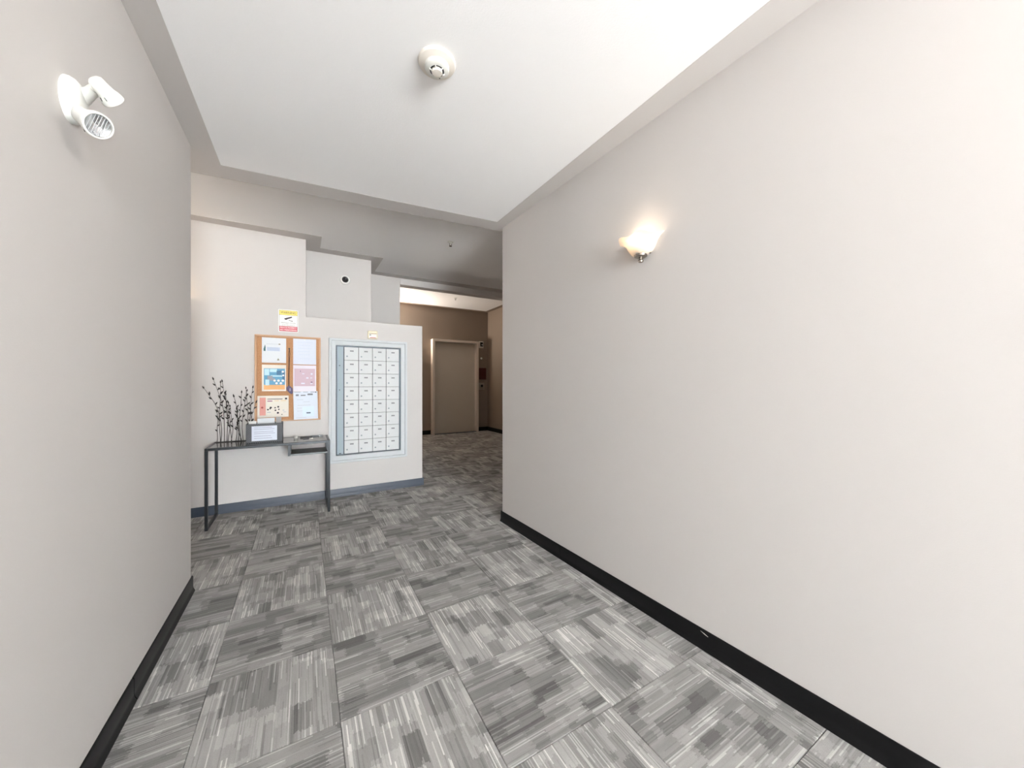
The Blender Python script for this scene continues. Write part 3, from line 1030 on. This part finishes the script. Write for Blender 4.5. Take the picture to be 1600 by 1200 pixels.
# ------------------------------------------------------------------ basket with papers, pens
bk = empty('woven_basket', (-.322, 4.17, TZ), 'grey woven box basket with a paper note on its front', 'basket')
hx, hy, hz = .142, .085, .178
b = MB()
b.box(-hx, hx, -hy, -hy + .008, .0, hz)
b.build('front', WEAVE, bk, bevel=.002)
MB().box(-hx, hx, hy - .008, hy, .0, hz).build('back', WEAVE, bk, bevel=.002)
MB().box(-hx, -hx + .008, -hy + .0081, hy - .0081, 0, hz).build('side', WEAVE, bk, bevel=.002)
MB().box(hx - .008, hx, -hy + .0081, hy - .0081, 0, hz).build('side', WEAVE, bk, bevel=.002)
MB().box(-hx + .0081, hx - .0081, -hy + .0081, hy - .0081, 0, .006).build('bottom', WEAVE, bk)
nt_ = MB().box(-.098, .100, -hy - .0016, -hy - .0004, .018, .156).build('paper_note', PAPERB, bk)
b = MB()
for z, x1 in ((.140, .06), (.124, .08), (.100, .07), (.084, .085), (.060, .05), (.040, .06)):
    b.box(-.08, x1, -hy - .0022, -hy - .0017, z, z + .004)
b.build('handwriting', mat('ink_violet', srgb(150, 150, 172), .7), nt_)
e1 = tag(MB().box(-.07, .07, -.0012, .0012, -.095, .110).build('envelope', mat('paper_cool'), None, loc=(-.318, 4.20, TZ + .11)), 'white envelope sticking up out of the woven basket', 'envelope')
e1.rotation_euler = (-.08, 0, 0)
e2 = tag(MB().box(-.022, .022, -.0015, .0015, -.095, .115).build('grey_card', mat('card_grey', srgb(150, 148, 146), .6), None, loc=(-.216, 4.205, TZ + .11)), 'narrow grey card standing in the woven basket', 'card')
e3 = tag(MB().box(-.03, .03, -.0012, .0012, -.09, .085).build('paper_slip', PAPER, None, loc=(-.425, 4.20, TZ + .11)), 'short white slip at left end of the woven basket', 'paper')
for e in (e2, e3):
    e.rotation_euler = (-.06, 0, 0)


def pen(p0, p1, m, label, capm):
    p0, p1 = Vector(p0), Vector(p1)
    o = empty('pen', p0, label, 'pen', 'pens on the console table')
    d = p1 - p0
    MB().tube([(0, 0, 0), d * .05, d * .62], [.0022, .0055, .0055], 10).build('barrel', m, o, smooth=50)
    MB().tube([d * .621, d * .97, d], [.0062, .0062, .004], 10).build('cap', capm, o, smooth=50)
    return o


pen((-.035, 4.235, TZ + .0055), (.075, 4.205, TZ + .0065), mat('pen_black', (.012, .012, .014), .3), 'black pen lying on the glass table top', mat('pen_black'))
pen((.055, 4.300, TZ + .0055), (.175, 4.290, TZ + .0065), mat('pen_grey', srgb(120, 124, 128), .3), 'grey pen lying near the back of table top', mat('pen_silver', srgb(170, 172, 174), .25, metal=.6))
tp_ = empty('tape_roll', (-.070, 4.235, TZ), 'tiny white roll standing on the glass table top', 'roll')
MB().lathe([(.010, 0), (.017, 0), (.018, .002), (.018, .024), (.017, .026), (.010, .026), (.010, 0)], 24).build('body', PLASTIC, tp_, smooth=40)
MB().lathe([(.0102, .002), (.0102, .024), (.008, .024), (.008, .002), (.0102, .002)], 20).build('core', mat('core_grey', srgb(110, 110, 112), .6), tp_, smooth=40)
key = empty('key_fob', (.020, 4.155, TZ), 'dark key fob on the glass table top in front of pen', 'key')
MB().box(-.026, .026, -.010, .010, 0, .008).build('fob', mat('fob_black', (.02, .02, .022), .35), key, bevel=.003)
MB().box(.027, .060, -.003, .003, .001, .0035).build('key_blade', NICKEL, key, bevel=.0005)
